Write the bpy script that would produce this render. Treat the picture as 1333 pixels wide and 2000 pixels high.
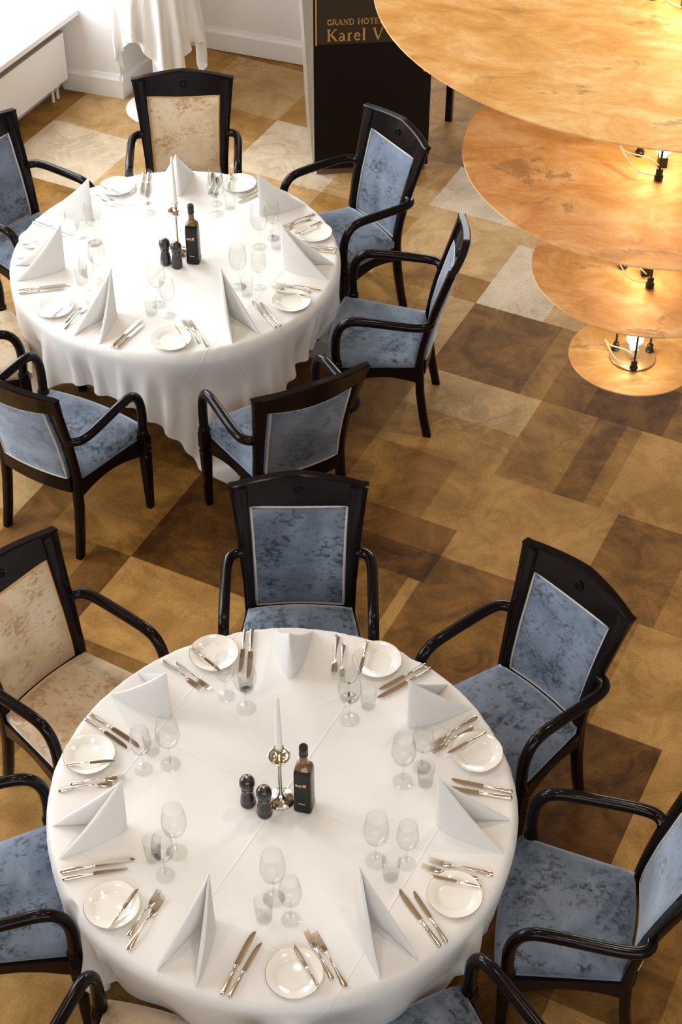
import bpy, bmesh, math, random
import numpy as np
from mathutils import Vector, Matrix

for o in list(bpy.data.objects):
    bpy.data.objects.remove(o, do_unlink=True)
S = bpy.context.scene
C = S.collection
random.seed(7)
R = math.radians

# ---------------------------------------------------------------- camera
CAM_Z = 5.5666
cam_d = bpy.data.cameras.new('camera')
cam = bpy.data.objects.new('camera', cam_d)
C.objects.link(cam)
pitch, roll = R(42.604), R(0.21)
fw = Vector((0, math.cos(pitch), -math.sin(pitch)))
rt = Vector((1, 0, 0))
up = Vector((0, math.sin(pitch), math.cos(pitch)))
r2 = rt * math.cos(roll) + up * math.sin(roll)
u2 = up * math.cos(roll) - rt * math.sin(roll)
M4 = Matrix((r2, u2, -fw)).transposed().to_4x4()
M4.translation = Vector((0, 0, CAM_Z))
cam.matrix_world = M4
cam_d.sensor_fit = 'VERTICAL'
cam_d.sensor_height = 36
cam_d.sensor_width = 24
cam_d.lens = 36 * 3228.6 / 2000
cam_d.clip_end = 200
S.camera = cam

# ---------------------------------------------------------------- world, light, exposure
W = bpy.data.worlds.new('world')
S.world = W
W.use_nodes = True
W.node_tree.nodes['Background'].inputs[0].default_value = (1.0, 0.97, 0.93, 1)
W.node_tree.nodes['Background'].inputs[1].default_value = 0.30
S.view_settings.view_transform = 'Standard'
S.view_settings.look = 'None'
S.view_settings.exposure = 0.12
S.view_settings.gamma = 1.0
S.view_settings.use_curve_mapping = False

DW = Vector((math.cos(R(64)), math.sin(R(64)), 0))      # along the window wall
NW = Vector((math.sin(R(64)), -math.cos(R(64)), 0))     # into the room


def area(name, loc, direction, sx, sy, power, col, shape='RECTANGLE'):
    l = bpy.data.lights.new(name, 'AREA')
    l.shape = shape
    l.size = sx
    if shape == 'RECTANGLE':
        l.size_y = sy
    l.energy = power
    l.color = col
    o = bpy.data.objects.new(name, l)
    C.objects.link(o)
    o.location = loc
    o.rotation_euler = Vector(direction).to_track_quat('-Z', 'Y').to_euler()
    return o


WIN0 = Vector((-1.86, 10.29, 0))
for k, dist in enumerate((0.95, 3.35, 5.75)):
    c = WIN0 - DW * dist - NW * 0.55
    area('window_daylight', (c.x, c.y, 2.3), (NW.x, NW.y, -0.35), 1.8, 3.0, (175, 115, 180)[k], (0.93, 0.97, 1.0))
# daylight of the windows in the far wall
area('far_window_daylight', (2.2, 14.6, 3.0), (-0.12, -1, -0.35), 4.5, 3.2, 320, (0.95, 0.98, 1.0))
# added soft fill behind the camera, brightens the sides facing it
area('camera_side_fill', (0.5, -2.7, 4.0), (0, 1, -0.30), 8.0, 3.2, 230, (0.96, 0.98, 1.0))
# warm ceiling downlights of the hall
for (x, y, p) in ((-2.2, 3.2, 42), (1.6, 2.6, 55), (-0.6, 5.6, 40), (2.4, 6.2, 85), (-2.6, 7.4, 20), (0.4, 0.6, 42)):
    area('ceiling_downlight', (x, y, 6.7), (0, 0, -1), 0.45, 0.45, p * 0.72, (1.0, 0.86, 0.68), 'DISK')

# ---------------------------------------------------------------- materials
def new_mat(name):
    m = bpy.data.materials.new(name)
    m.use_nodes = True
    nt = m.node_tree
    b = nt.nodes['Principled BSDF']
    return m, nt, b


def setp(b, **k):
    for n, v in k.items():
        b.inputs[n.replace('_', ' ')].default_value = v


def plain(name, col, rough=0.5, metal=0.0, coat=0.0, spec=0.5, sheen=0.0):
    m, nt, b = new_mat(name)
    b.inputs['Base Color'].default_value = (*col, 1)
    b.inputs['Roughness'].default_value = rough
    b.inputs['Metallic'].default_value = metal
    b.inputs['Coat Weight'].default_value = coat
    b.inputs['Coat Roughness'].default_value = 0.08
    b.inputs['Specular IOR Level'].default_value = spec
    b.inputs['Sheen Weight'].default_value = sheen
    return m


def node(nt, t, **k):
    n = nt.nodes.new(t)
    for a, v in k.items():
        setattr(n, a, v)
    return n


def noise(nt, vec, scale, detail=4, rough=0.55, dist=0.0):
    n = node(nt, 'ShaderNodeTexNoise')
    n.inputs['Scale'].default_value = scale
    n.inputs['Detail'].default_value = detail
    n.inputs['Roughness'].default_value = rough
    n.inputs['Distortion'].default_value = dist
    nt.links.new(vec, n.inputs['Vector'])
    return n.outputs['Fac']


def ramp(nt, fac, stops):
    r = node(nt, 'ShaderNodeValToRGB')
    el = r.color_ramp.elements
    while len(el) < len(stops):
        el.new(0.5)
    for e, (p, c) in zip(el, stops):
        e.position = p
        e.color = (*c, 1)
    nt.links.new(fac, r.inputs[0])
    return r.outputs[0]


def mixc(nt, fac, a, b, mode='MIX'):
    m = node(nt, 'ShaderNodeMix', data_type='RGBA', blend_type=mode)
    for s, v in ((m.inputs['Factor'], fac), (m.inputs['A'], a), (m.inputs['B'], b)):
        if isinstance(v, (int, float)):
            s.default_value = v
        elif isinstance(v, tuple):
            s.default_value = (*v, 1)
        else:
            nt.links.new(v, s)
    return m.outputs['Result']


def bump(nt, h, b, strength=0.3, dist=0.01):
    n = node(nt, 'ShaderNodeBump')
    n.inputs['Strength'].default_value = strength
    n.inputs['Distance'].default_value = dist
    nt.links.new(h, n.inputs['Height'])
    nt.links.new(n.outputs[0], b.inputs['Normal'])


def velvet(name, light, mid, dark, sheen_col, lo=0.40):
    m, nt, b = new_mat(name)
    tc = node(nt, 'ShaderNodeTexCoord')
    info = node(nt, 'ShaderNodeObjectInfo')
    va = node(nt, 'ShaderNodeVectorMath', operation='ADD')
    sc = node(nt, 'ShaderNodeVectorMath', operation='SCALE')
    nt.links.new(info.outputs['Random'], sc.inputs[0])
    sc.inputs['Scale'].default_value = 9.0
    nt.links.new(tc.outputs['Object'], va.inputs[0])
    nt.links.new(sc.outputs[0], va.inputs[1])
    v = va.outputs[0]
    big = noise(nt, v, 5, 3, 0.6, 0.6)
    base = ramp(nt, big, [(0.35, mid), (0.62, light)])
    mp = node(nt, 'ShaderNodeMapping')
    mp.inputs['Scale'].default_value = (1, 0.8, 1.7)
    nt.links.new(v, mp.inputs[0])
    small = noise(nt, mp.outputs[0], 38, 5, 0.7, 0.5)
    gate = noise(nt, v, 7, 2, 0.5)
    add = node(nt, 'ShaderNodeMath', operation='ADD')
    nt.links.new(small, add.inputs[0])
    g2 = node(nt, 'ShaderNodeMath', operation='MULTIPLY')
    nt.links.new(gate, g2.inputs[0])
    g2.inputs[1].default_value = 0.55
    nt.links.new(g2.outputs[0], add.inputs[1])
    spots = ramp(nt, add.outputs[0], [(0.60, (0.9, 0.9, 0.9)), (0.76, (0, 0, 0))])
    col = mixc(nt, spots, base, dark)
    # invert: spots white -> dark where low noise
    nt.links.new(col, b.inputs['Base Color'])
    b.inputs['Roughness'].default_value = 0.85
    b.inputs['Specular IOR Level'].default_value = 0.25
    b.inputs['Sheen Weight'].default_value = 0.9
    b.inputs['Sheen Roughness'].default_value = 0.45
    b.inputs['Sheen Tint'].default_value = (*sheen_col, 1)
    bump(nt, small, b, 0.12, 0.004)
    return m


def carpet(name, a, c, vein):
    m, nt, b = new_mat(name)
    geo = node(nt, 'ShaderNodeNewGeometry')
    v = geo.outputs['Position']
    n1 = noise(nt, v, 4.0, 8, 0.66, 0.6)
    base = ramp(nt, n1, [(0.38, a), (0.60, c)])
    n2 = noise(nt, v, 3.4, 4, 0.6, 1.6)
    d = node(nt, 'ShaderNodeMath', operation='SUBTRACT')
    nt.links.new(n2, d.inputs[0])
    d.inputs[1].default_value = 0.5
    ab = node(nt, 'ShaderNodeMath', operation='ABSOLUTE')
    nt.links.new(d.outputs[0], ab.inputs[0])
    gate = noise(nt, v, 1.7, 2)
    gt = ramp(nt, gate, [(0.42, (0, 0, 0)), (0.62, (1, 1, 1))])
    vn = ramp(nt, ab.outputs[0], [(0.0, (0.40, 0.40, 0.40)), (0.07, (0, 0, 0))])
    vm = mixc(nt, 1.0, vn, gt, 'MULTIPLY')
    col = mixc(nt, vm, base, vein)
    n3 = noise(nt, v, 90, 3, 0.7)
    fine = ramp(nt, n3, [(0.3, (0.82, 0.82, 0.82)), (0.7, (1.12, 1.12, 1.12))])
    col = mixc(nt, 1.0, col, fine, 'MULTIPLY')
    nt.links.new(col, b.inputs['Base Color'])
    b.inputs['Roughness'].default_value = 0.6
    b.inputs['Specular IOR Level'].default_value = 0.1
    bump(nt, n3, b, 0.25, 0.004)
    return m


def linen(name, crease=None):
    m, nt, b = new_mat(name)
    b.inputs['Base Color'].default_value = (0.84, 0.83, 0.815, 1) if crease else (0.90, 0.895, 0.885, 1)
    b.inputs['Roughness'].default_value = 0.75
    b.inputs['Specular IOR Level'].default_value = 0.3
    b.inputs['Sheen Weight'].default_value = 0.15
    out = nt.nodes['Material Output']
    tl = node(nt, 'ShaderNodeBsdfTranslucent')
    tl.inputs[0].default_value = (0.90, 0.88, 0.85, 1)
    mx = node(nt, 'ShaderNodeMixShader')
    mx.inputs[0].default_value = 0.34 if not crease else 0.10
    nt.links.new(b.outputs[0], mx.inputs[1])
    nt.links.new(tl.outputs[0], mx.inputs[2])
    nt.links.new(mx.outputs[0], out.inputs[0])
    if crease:
        uv = node(nt, 'ShaderNodeUVMap')
        sp = node(nt, 'ShaderNodeSeparateXYZ')
        nt.links.new(uv.outputs[0], sp.inputs[0])
        tot = None
        for ax in 'XY':
            d = node(nt, 'ShaderNodeMath', operation='PINGPONG')
            nt.links.new(sp.outputs[ax], d.inputs[0])
            d.inputs[1].default_value = crease / 2
            r_ = node(nt, 'ShaderNodeMapRange', interpolation_type='SMOOTHSTEP')
            nt.links.new(d.outputs[0], r_.inputs[0])
            r_.inputs[1].default_value = 0.0
            r_.inputs[2].default_value = 0.007
            r_.inputs[3].default_value = 1.0
            r_.inputs[4].default_value = 0.0
            if tot is None:
                tot = r_.outputs[0]
            else:
                ad = node(nt, 'ShaderNodeMath', operation='MAXIMUM')
                nt.links.new(tot, ad.inputs[0])
                nt.links.new(r_.outputs[0], ad.inputs[1])
                tot = ad.outputs[0]
        bump(nt, tot, b, 0.35, 0.004)
    return m


def clear_glass(name):
    m = bpy.data.materials.new(name)
    m.use_nodes = True
    nt = m.node_tree
    nt.nodes.clear()
    out = node(nt, 'ShaderNodeOutputMaterial')
    mx = node(nt, 'ShaderNodeMixShader')
    tr = node(nt, 'ShaderNodeBsdfTransparent')
    tr.inputs[0].default_value = (0.985, 0.985, 0.98, 1)
    gl = node(nt, 'ShaderNodeBsdfGlossy')
    gl.inputs['Roughness'].default_value = 0.03
    lw_ = node(nt, 'ShaderNodeLayerWeight')
    lw_.inputs['Blend'].default_value = 0.5
    pw = node(nt, 'ShaderNodeMath', operation='POWER')
    nt.links.new(lw_.outputs['Facing'], pw.inputs[0])
    pw.inputs[1].default_value = 3.2
    fr = node(nt, 'ShaderNodeMath', operation='MULTIPLY_ADD')
    nt.links.new(pw.outputs[0], fr.inputs[0])
    fr.inputs[1].default_value = 0.45
    fr.inputs[2].default_value = 0.02
    nt.links.new(fr.outputs[0], mx.inputs[0])
    nt.links.new(tr.outputs[0], mx.inputs[1])
    nt.links.new(gl.outputs[0], mx.inputs[2])
    nt.links.new(mx.outputs[0], out.inputs[0])
    return m


def gold_leaf(name):
    m, nt, b = new_mat(name)
    tc = node(nt, 'ShaderNodeTexCoord')
    v = tc.outputs['Object']
    mp = node(nt, 'ShaderNodeMapping')
    mp.inputs['Rotation'].default_value = (0, 0, 0.3)
    mp.inputs['Scale'].default_value = (1, 1.5, 1)
    nt.links.new(v, mp.inputs[0])
    n1 = noise(nt, mp.outputs[0], 6, 9, 0.72, 0.5)
    col = ramp(nt, n1, [(0.32, (0.58, 0.28, 0.060)), (0.48, (0.74, 0.41, 0.120)), (0.64, (0.88, 0.62, 0.30))])
    n2 = noise(nt, mp.outputs[0], 4.2, 6, 0.72, 0.8)
    brown_patch = ramp(nt, n2, [(0.58, (0, 0, 0)), (0.63, (0.8, 0.8, 0.8))])
    col = mixc(nt, brown_patch, col, (0.42, 0.26, 0.09))  # random browner patches over the leaf colour
    nt.links.new(col, b.inputs['Base Color'])
    b.inputs['Metallic'].default_value = 0.35
    b.inputs['Roughness'].default_value = 0.55
    n3 = noise(nt, mp.outputs[0], 18, 6, 0.7, 1.5)
    bump(nt, n3, b, 0.25, 0.006)
    return m


def emit(name, col, strength):
    m, nt, b = new_mat(name)
    b.inputs['Base Color'].default_value = (*col, 1)
    b.inputs['Emission Color'].default_value = (*col, 1)
    b.inputs['Emission Strength'].default_value = strength
    return m


MT = {}
MT['wood'] = plain('dark_lacquered_wood', (0.0065, 0.0040, 0.0042), 0.15, coat=0.0, spec=0.17)
MT['blue'] = velvet('blue_velvet', (0.190, 0.232, 0.305), (0.092, 0.118, 0.165), (0.013, 0.017, 0.028), (0.70, 0.82, 1.0))
MT['cream'] = velvet('cream_velvet', (0.62, 0.50, 0.36), (0.50, 0.36, 0.21), (0.36, 0.22, 0.10), (1.0, 0.92, 0.8))
MT['pipe_blue'] = plain('pale_braid', (0.50, 0.49, 0.44), 0.6)
MT['pipe_cream'] = plain('ochre_braid', (0.55, 0.33, 0.13), 0.6)
MT['cloth'] = linen('white_linen', 0.56)
MT['napkin'] = linen('napkin_linen')
MT['china'] = plain('white_china', (0.84, 0.82, 0.78), 0.12, coat=0.5)
MT['gilt'] = plain('gilt_line', (0.75, 0.52, 0.24), 0.3, metal=0.8)
MT['steel'] = plain('silver_plate', (0.86, 0.80, 0.70), 0.13, metal=1.0)
MT['glass'] = clear_glass('clear_glass')
MT['black_glass'] = plain('dark_bottle_glass', (0.008, 0.0055, 0.003), 0.08, spec=0.3)
MT['amber_glass'] = plain('amber_bottle_glass', (0.16, 0.085, 0.018), 0.08, coat=0.5)
MT['cap'] = plain('black_cap', (0.012, 0.010, 0.010), 0.3)
MT['mill'] = plain('black_mill_wood', (0.013, 0.011, 0.011), 0.28, coat=0.4)
MT['brass'] = plain('brass', (0.75, 0.48, 0.16), 0.25, metal=1.0)
MT['wax'] = plain('white_wax', (0.86, 0.84, 0.80), 0.45)
MT['label_orange'] = plain('orange_print', (0.85, 0.30, 0.05), 0.5)
MT['label_white'] = plain('white_print', (0.75, 0.73, 0.70), 0.5)
MT['paint'] = plain('white_wall_paint', (0.82, 0.81, 0.80), 0.7)
MT['gloss_paint'] = plain('white_gloss_paint', (0.84, 0.83, 0.82), 0.35)
MT['ceil'] = plain('warm_ceiling_paint', (0.34, 0.24, 0.14), 0.8)
MT['gold'] = gold_leaf('gold_leaf')
MT['hammered'] = plain('hammered_brass', (0.85, 0.58, 0.28), 0.3, metal=0.8)
MT['black_metal'] = plain('black_metal', (0.012, 0.010, 0.009), 0.4, metal=0.3)
MT['bulb'] = emit('bulb_glow', (1.0, 0.84, 0.60), 14)
MT['porcelain'] = plain('socket_metal', (0.70, 0.62, 0.48), 0.35, metal=0.5)
MT['flex'] = plain('pale_flex', (0.80, 0.66, 0.42), 0.4)
MT['lectern'] = plain('black_brown_panel', (0.008, 0.0045, 0.0042), 0.5, spec=0.15)
MT['sign'] = plain('sign_panel', (0.030, 0.018, 0.008), 0.4)
MT['letter'] = plain('gold_letter', (0.55, 0.32, 0.09), 0.4, metal=0.4)
MT['side'] = plain('pale_side_veneer', (0.30, 0.26, 0.21), 0.3)
MT['plinth'] = plain('brown_plinth', (0.16, 0.09, 0.04), 0.5)
MT['pane'] = MT['glass']
TONES = [  # carpet tile prints, dark to pale
    ((0.055, 0.022, 0.004), (0.150, 0.067, 0.014)),
    ((0.115, 0.051, 0.010), (0.245, 0.118, 0.027)),
    ((0.200, 0.096, 0.021), (0.345, 0.178, 0.046)),
    ((0.295, 0.152, 0.039), (0.450, 0.250, 0.078)),
    ((0.390, 0.238, 0.096), (0.540, 0.352, 0.165)),
    ((0.500, 0.390, 0.262), (0.630, 0.510, 0.375)),
]
for k, (a, c) in enumerate(TONES):
    MT['carpet%d' % k] = carpet('carpet_print', a, c, tuple(0.45 * x for x in a))


# ---------------------------------------------------------------- mesh helpers
class MB:
    def __init__(self):
        self.v, self.f, self.mi = [], [], []

    def add(self, vs, fs, mi=0):
        n = len(self.v)
        self.v += [tuple(p) for p in vs]
        self.f += [tuple(i + n for i in f) for f in fs]
        self.mi += [mi] * len(fs)
        return self

    def box(self, x0, x1, y0, y1, z0, z1, mi=0):
        vs = [(x, y, z) for z in (z0, z1) for y in (y0, y1) for x in (x0, x1)]
        return self.add(vs, [(0, 2, 3, 1), (4, 5, 7, 6), (0, 1, 5, 4), (2, 6, 7, 3), (0, 4, 6, 2), (1, 3, 7, 5)], mi)

    def loft(self, rings, caps=True, closed=True, mi=0):
        n = len(rings[0])
        vs = [p for r_ in rings for p in r_]
        fs = []
        for i in range(len(rings) - 1):
            for j in range(n if closed else n - 1):
                k = (j + 1) % n
                fs.append((i * n + j, i * n + k, (i + 1) * n + k, (i + 1) * n + j))
        if caps:
            fs.append(tuple(reversed(range(n))))
            m = (len(rings) - 1) * n
            fs.append(tuple(range(m, m + n)))
        return self.add(vs, fs, mi)

    def lathe(self, prof, n=20, c=(0, 0, 0), mi=0, caps=True):
        rings = []
        for (r_, z) in prof:
            r_ = max(r_, 1e-4)
            rings.append([(c[0] + r_ * math.cos(2 * math.pi * k / n), c[1] + r_ * math.sin(2 * math.pi * k / n), c[2] + z) for k in range(n)])
        return self.loft(rings, caps, True, mi)

    def tube(self, pts, rad, n=10, caps=True, mi=0, closed=False):
        pts = [Vector(p) for p in pts]
        N = len(pts)
        T = []
        for i in range(N):
            if closed:
                t = pts[(i + 1) % N] - pts[i - 1]
            else:
                t = pts[min(i + 1, N - 1)] - pts[max(i - 1, 0)]
            T.append(t.normalized())
        ref = Vector((0, 0, 1)) if abs(T[0].z) < 0.9 else Vector((1, 0, 0))
        u = T[0].cross(ref).normalized()
        rings = []
        for i in range(N):
            if i:
                u = (u - T[i] * u.dot(T[i])).normalized()
            w = T[i].cross(u)
            r_ = rad[i] if isinstance(rad, (list, tuple)) else rad
            rings.append([pts[i] + (u * math.cos(2 * math.pi * k / n) + w * math.sin(2 * math.pi * k / n)) * r_ for k in range(n)])
        if closed:
            rings.append(rings[0])
            caps = False
        return self.loft(rings, caps, True, mi)

    def mesh(self, name, mats, smooth=True, angle=40):
        me = bpy.data.meshes.new(name)
        me.from_pydata([tuple(p) for p in self.v], [], self.f)
        if not isinstance(mats, (list, tuple)):
            mats = [mats]
        for m in mats:
            me.materials.append(m)
        if len(mats) > 1:
            me.polygons.foreach_set('material_index', self.mi)
        me.validate()
        bm = bmesh.new()
        bm.from_mesh(me)
        bmesh.ops.remove_doubles(bm, verts=bm.verts, dist=1e-6)
        bmesh.ops.recalc_face_normals(bm, faces=bm.faces)
        bm.to_mesh(me)
        bm.free()
        if smooth:
            me.polygons.foreach_set('use_smooth', [True] * len(me.polygons))
            me.set_sharp_from_angle(angle=R(angle))
        me.update()
        return me

    def build(self, name, mats, parent=None, smooth=True, angle=40):
        o = bpy.data.objects.new(name, self.mesh(name, mats, smooth, angle))
        C.objects.link(o)
        if parent is not None:
            o.parent = parent
        return o


def crv(pts, m=6):
    """Catmull-Rom through points"""
    P = [Vector(p) for p in pts]
    P = [P[0] * 2 - P[1]] + P + [P[-1] * 2 - P[-2]]
    out = []
    for i in range(1, len(P) - 2):
        for k in range(m):
            t = k / m
            a, b, c, d = P[i - 1], P[i], P[i + 1], P[i + 2]
            out.append(0.5 * ((2 * b) + (c - a) * t + (2 * a - 5 * b + 4 * c - d) * t * t + (3 * b - a - 3 * c + d) * t ** 3))
    out.append(P[-2])
    return out


def interp(tab, x):
    xs = [t[0] for t in tab]
    return [float(np.interp(x, xs, [t[k] for t in tab])) for k in range(1, len(tab[0]))]


def tag(o, label=None, cat=None, group=None, kind=None):
    if label:
        o['label'] = label
    if cat:
        o['category'] = cat
    if group:
        o['group'] = group
    if kind:
        o['kind'] = kind
    return o


def empty(name, loc=(0, 0, 0), rz=0):
    o = bpy.data.objects.new(name, None)
    C.objects.link(o)
    o.location = loc
    o.rotation_euler = (0, 0, rz)
    o.empty_display_size = 0.1
    return o


def copy_tree(o, parent=None):
    c = o.copy()
    C.objects.link(c)
    c.parent = parent
    for ch in list(o.children):
        copy_tree(ch, c)
    return c


class Proto:
    """first use hands out the prototype itself, later uses copies"""
    def __init__(self, make):
        self.make, self.o, self.used = make, None, False

    def get(self):
        if self.o is None:
            self.o = self.make()
            return self.o
        return copy_tree(self.o)


# ---------------------------------------------------------------- setting
floor = MB().box(-9, 9, -3, 17, -0.12, -0.006).build('floor', MT['carpet2'], smooth=False)
tag(floor, 'brown patchwork printed carpet floor of the dining hall', kind='structure')
GT = R(-26.3)
GU = Vector((math.cos(GT), math.sin(GT), 0))
GV = Vector((-math.sin(GT), math.cos(GT), 0))
TS = 0.67
TONE = {  # (i, j) -> base tone, list of bands (axis, from, to, tone) seen in the print
    (-1, -1): (1, [('u', .72, 1, 0)]), (0, -1): (3, [('v', 0, .16, 1)]), (1, -1): (2, []), (2, -1): (1, [('u', 0, .1, 3)]), (3, -1): (0, [('u', .0, .25, 1)]), (4, -1): (3, [('u', .3, 1, 4)]),
    (-2, 0): (4, []), (-1, 0): (2, [('v', 0, .3, 2), ('u', 0, .3, 1)]), (0, 0): (0, []), (1, 0): (1, [('u', .88, .97, 3), ('v', .7, 1, 0)]), (2, 0): (1, [('v', .8, 1, 1)]), (3, 0): (2, [('u', .5, 1, 3)]),
    (-2, 1): (3, []), (-1, 1): (0, [('v', 0, .4, 1)]), (0, 1): (1, [('u', 0, .4, 0)]), (1, 1): (2, [('u', .7, 1, 3), ('v', 0, .3, 1)]), (2, 1): (3, [('v', .75, 1, 3)]), (3, 1): (1, [('u', .6, 1, 2)]),
    (0, 2): (2, [('u', .0, .45, 1)]), (1, 2): (3, [('v', .5, 1, 4)]), (2, 2): (2, [('u', .48, .72, 1), ('u', .85, 1, 3)]), (3, 2): (3, []), (-1, 2): (2, []),
    (0, 3): (3, [('u', .75, 1, 4)]), (1, 3): (1, [('u', .8, 1, 2)]), (2, 3): (0, [('u', 0, .35, 1), ('v', .6, 1, 1)]), (-1, 3): (3, []), (3, 3): (1, []),
    (0, 4): (4, [('v', 0, .35, 2)]), (1, 4): (5, [('u', .62, 1, 4)]), (2, 4): (4, []), (-1, 4): (4, [('v', .6, 1, 3)]), (-2, 4): (4, []), (-3, 4): (4, []), (-4, 4): (5, []), (-5, 4): (4, []),
    (-5, 5): (3, []), (-4, 5): (4, []), (-3, 5): (4, [('v', .5, 1, 3)]), (-2, 5): (5, []), (-1, 5): (3, [('v', 0, .5, 4)]), (0, 5): (5, [('v', 0, .25, 4)]), (1, 5): (4, []),
    (-5, 6): (2, []), (-4, 6): (3, []), (-3, 6): (4, []), (-2, 6): (3, []), (-1, 6): (2, []), (0, 6): (2, []), (1, 6): (2, []),
    (-4, 7): (2, []), (-3, 7): (3, []), (-2, 7): (3, []), (-1, 7): (2, []), (0, 7): (3, []),
    (1, -2): (2, []), (0, -2): (3, [('u', 0, .3, 2)]), (3, -2): (1, [('u', .5, 1, 0)]), (4, -2): (1, [('u', .6, 1, 2)]), (0, -3): (3, []), (1, -3): (2, []), (1, -4): (3, []), (2, -4): (2, []),
}
rnd = random.Random(3)


def carpet_tile(i, j):
    base, bands = TONE.get((i, j), (rnd.choice((1, 2, 2, 3, 3)), [(rnd.choice('uv'), rnd.choice((0, .3)), rnd.choice((.4, .6)), rnd.choice((1, 2, 3)))]))
    cu = sorted({0.0, 1.0} | {b[k] for b in bands if b[0] == 'u' for k in (1, 2)})
    cv = sorted({0.0, 1.0} | {b[k] for b in bands if b[0] == 'v' for k in (1, 2)})
    mb = MB()
    tones = []
    g = 0.0002
    u0, v0 = -3.45 + TS * i, 4.69 + TS * j
    for a in range(len(cu) - 1):
        for b in range(len(cv) - 1):
            mu, mv = (cu[a] + cu[a + 1]) / 2, (cv[b] + cv[b + 1]) / 2
            t = base
            for bd in bands:
                if bd[1] < (mu if bd[0] == 'u' else mv) < bd[2]:
                    t = bd[3]
            if t not in tones:
                tones.append(t)
            ee = lambda q: g if q == 0 else (-g if q == 1 else 0)
            mb.box(TS * cu[a] + ee(cu[a]), TS * cu[a + 1] + ee(cu[a + 1]), TS * cv[b] + ee(cv[b]), TS * cv[b + 1] + ee(cv[b + 1]), -0.006, 0.0, tones.index(t))
    o = mb.build('carpet_tile', [MT['carpet%d' % t] for t in tones], floor, smooth=False)
    p = GU * u0 + GV * v0
    o.location = (p.x, p.y, 0)
    o.rotation_euler = (0, 0, GT)


for j in range(-5, 10):
    for i in range(-7, 7):
        c = GU * (-3.45 + TS * (i + .5)) + GV * (4.69 + TS * (j + .5))
        # inside the room and roughly inside the camera's field
        if (Vector((c.x, c.y, 0)) - WIN0).dot(NW) < -0.15 and c.y < 10.4:
            continue
        if c.y > 10.9 and c.x < 0.3:
            continue
        half = 0.26 * c.y + 0.75
        if -half < c.x < half and 2.0 < c.y < 12.2:
            carpet_tile(i, j)


def wall_seg(mb, a, b, z0, z1, th, side):
    a, b = Vector((a[0], a[1], 0)), Vector((b[0], b[1], 0))
    d = (b - a).normalized()
    n = Vector((-d.y, d.x, 0)) * th * side
    q = [a, b, b + n, a + n]
    vs = [(p.x, p.y, z) for z in (z0, z1) for p in q]
    return mb.add(vs, [(0, 3, 2, 1), (4, 5, 6, 7), (0, 1, 5, 4), (1, 2, 6, 5), (2, 3, 7, 6), (3, 0, 4, 7)])


P0, P1, PC, PB = (-1.915, 10.364), (-1.503, 10.233), (-1.103, 11.021), (0.42, 10.475)
# pillar between window niche and corner, and the back wall
mb = MB()
q = [P0, P1, PC, (PC[0] - 0.60, PC[1] + 0.30), (P0[0] - 0.30, P0[1] + 0.35)]
mb.add([(x, y, z) for z in (-0.005, 6.9) for x, y in q], [(4, 3, 2, 1, 0), (5, 6, 7, 8, 9)] + [(k, (k + 1) % 5, (k + 1) % 5 + 5, k + 5) for k in range(5)])
tag(mb.build('wall_corner_pier', MT['paint'], smooth=False), 'white painted wall pier beside the window niche', kind='structure')
mb = MB()
wall_seg(mb, PC, PB, -0.005, 6.9, 0.2, 1)
tag(mb.build('wall_back', MT['paint'], smooth=False), 'white painted back wall behind the lectern', kind='structure')
mb = MB()
wall_seg(mb, (-1.0, 15.2), (9, 15.2), -0.005, 0.9, 0.2, 1)
wall_seg(mb, (-1.0, 15.2), (9, 15.2), 4.8, 6.9, 0.2, 1)
tag(mb.build('wall_far', MT['paint'], smooth=False), 'white far wall of the hall beyond the lectern', kind='structure')
ceil_o = MB().box(-9, 9, -3, 17, 7.0, 7.15).build('ceiling', MT['ceil'], smooth=False)
tag(ceil_o, 'warm ochre ceiling above the hall', kind='structure')


def baseboard(name, a, b, h=0.165, th=0.022, ext=(0.0, 0.0)):
    a, b = Vector((*a, 0)), Vector((*b, 0))
    d = (b - a).normalized()
    n = Vector((d.y, -d.x, 0))
    prof = [(0, 0), (th, 0), (th, h - 0.035), (th * 0.45, h - 0.012), (th * 0.35, h), (0, h)]
    rings = []
    for p, e in ((a, -ext[0]), (b, ext[1])):
        p = p + d * e
        rings.append([(p.x + n.x * s, p.y + n.y * s, z) for s, z in prof])
    o = MB().loft(rings).build(name, MT['gloss_paint'], smooth=False)
    tag(o, 'white moulded baseboard along the wall', kind='structure')


baseboard('baseboard_pier_front', P0, P1, ext=(0, 0.022))
baseboard('baseboard_pier_side', P1, PC, ext=(0.022, 0))
baseboard('baseboard_back', PC, PB, ext=(0, 0))

# window wall: parapet under the sill, piers, windows
SILL_Z = 0.60
mb = MB()
a = WIN0 + DW * 0.10 - NW * 0.12
b = WIN0 - DW * 8.0 - NW * 0.12
wall_seg(mb, (a.x, a.y), (b.x, b.y), -0.005, SILL_Z - 0.04, 0.45, -1)
for d0 in (2.0, 4.4, 6.8):
    a = WIN0 - DW * d0 - NW * 0.02
    b = a - DW * 0.45
    wall_seg(mb, (a.x, a.y), (b.x, b.y), SILL_Z - 0.04, 6.9, 0.55, -1)
a = WIN0 + DW * 0.1 - NW * 0.30
b = WIN0 - DW * 8.0 - NW * 0.30
wall_seg(mb, (a.x, a.y), (b.x, b.y), 4.1, 6.9, 0.25, -1)
tag(mb.build('wall_left', MT['paint'], smooth=False), 'white window wall with low parapet and piers', kind='structure')
mb = MB()
a = WIN0 + DW * 0.06 + NW * 0.085
b = WIN0 - DW * 2.0 + NW * 0.085
wall_seg(mb, (a.x, a.y), (b.x, b.y), SILL_Z - 0.035, SILL_Z, 0.60, -1)
tag(mb.build('trim_1', MT['gloss_paint'], smooth=False), 'deep white window sill above the radiator', kind='structure')
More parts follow.
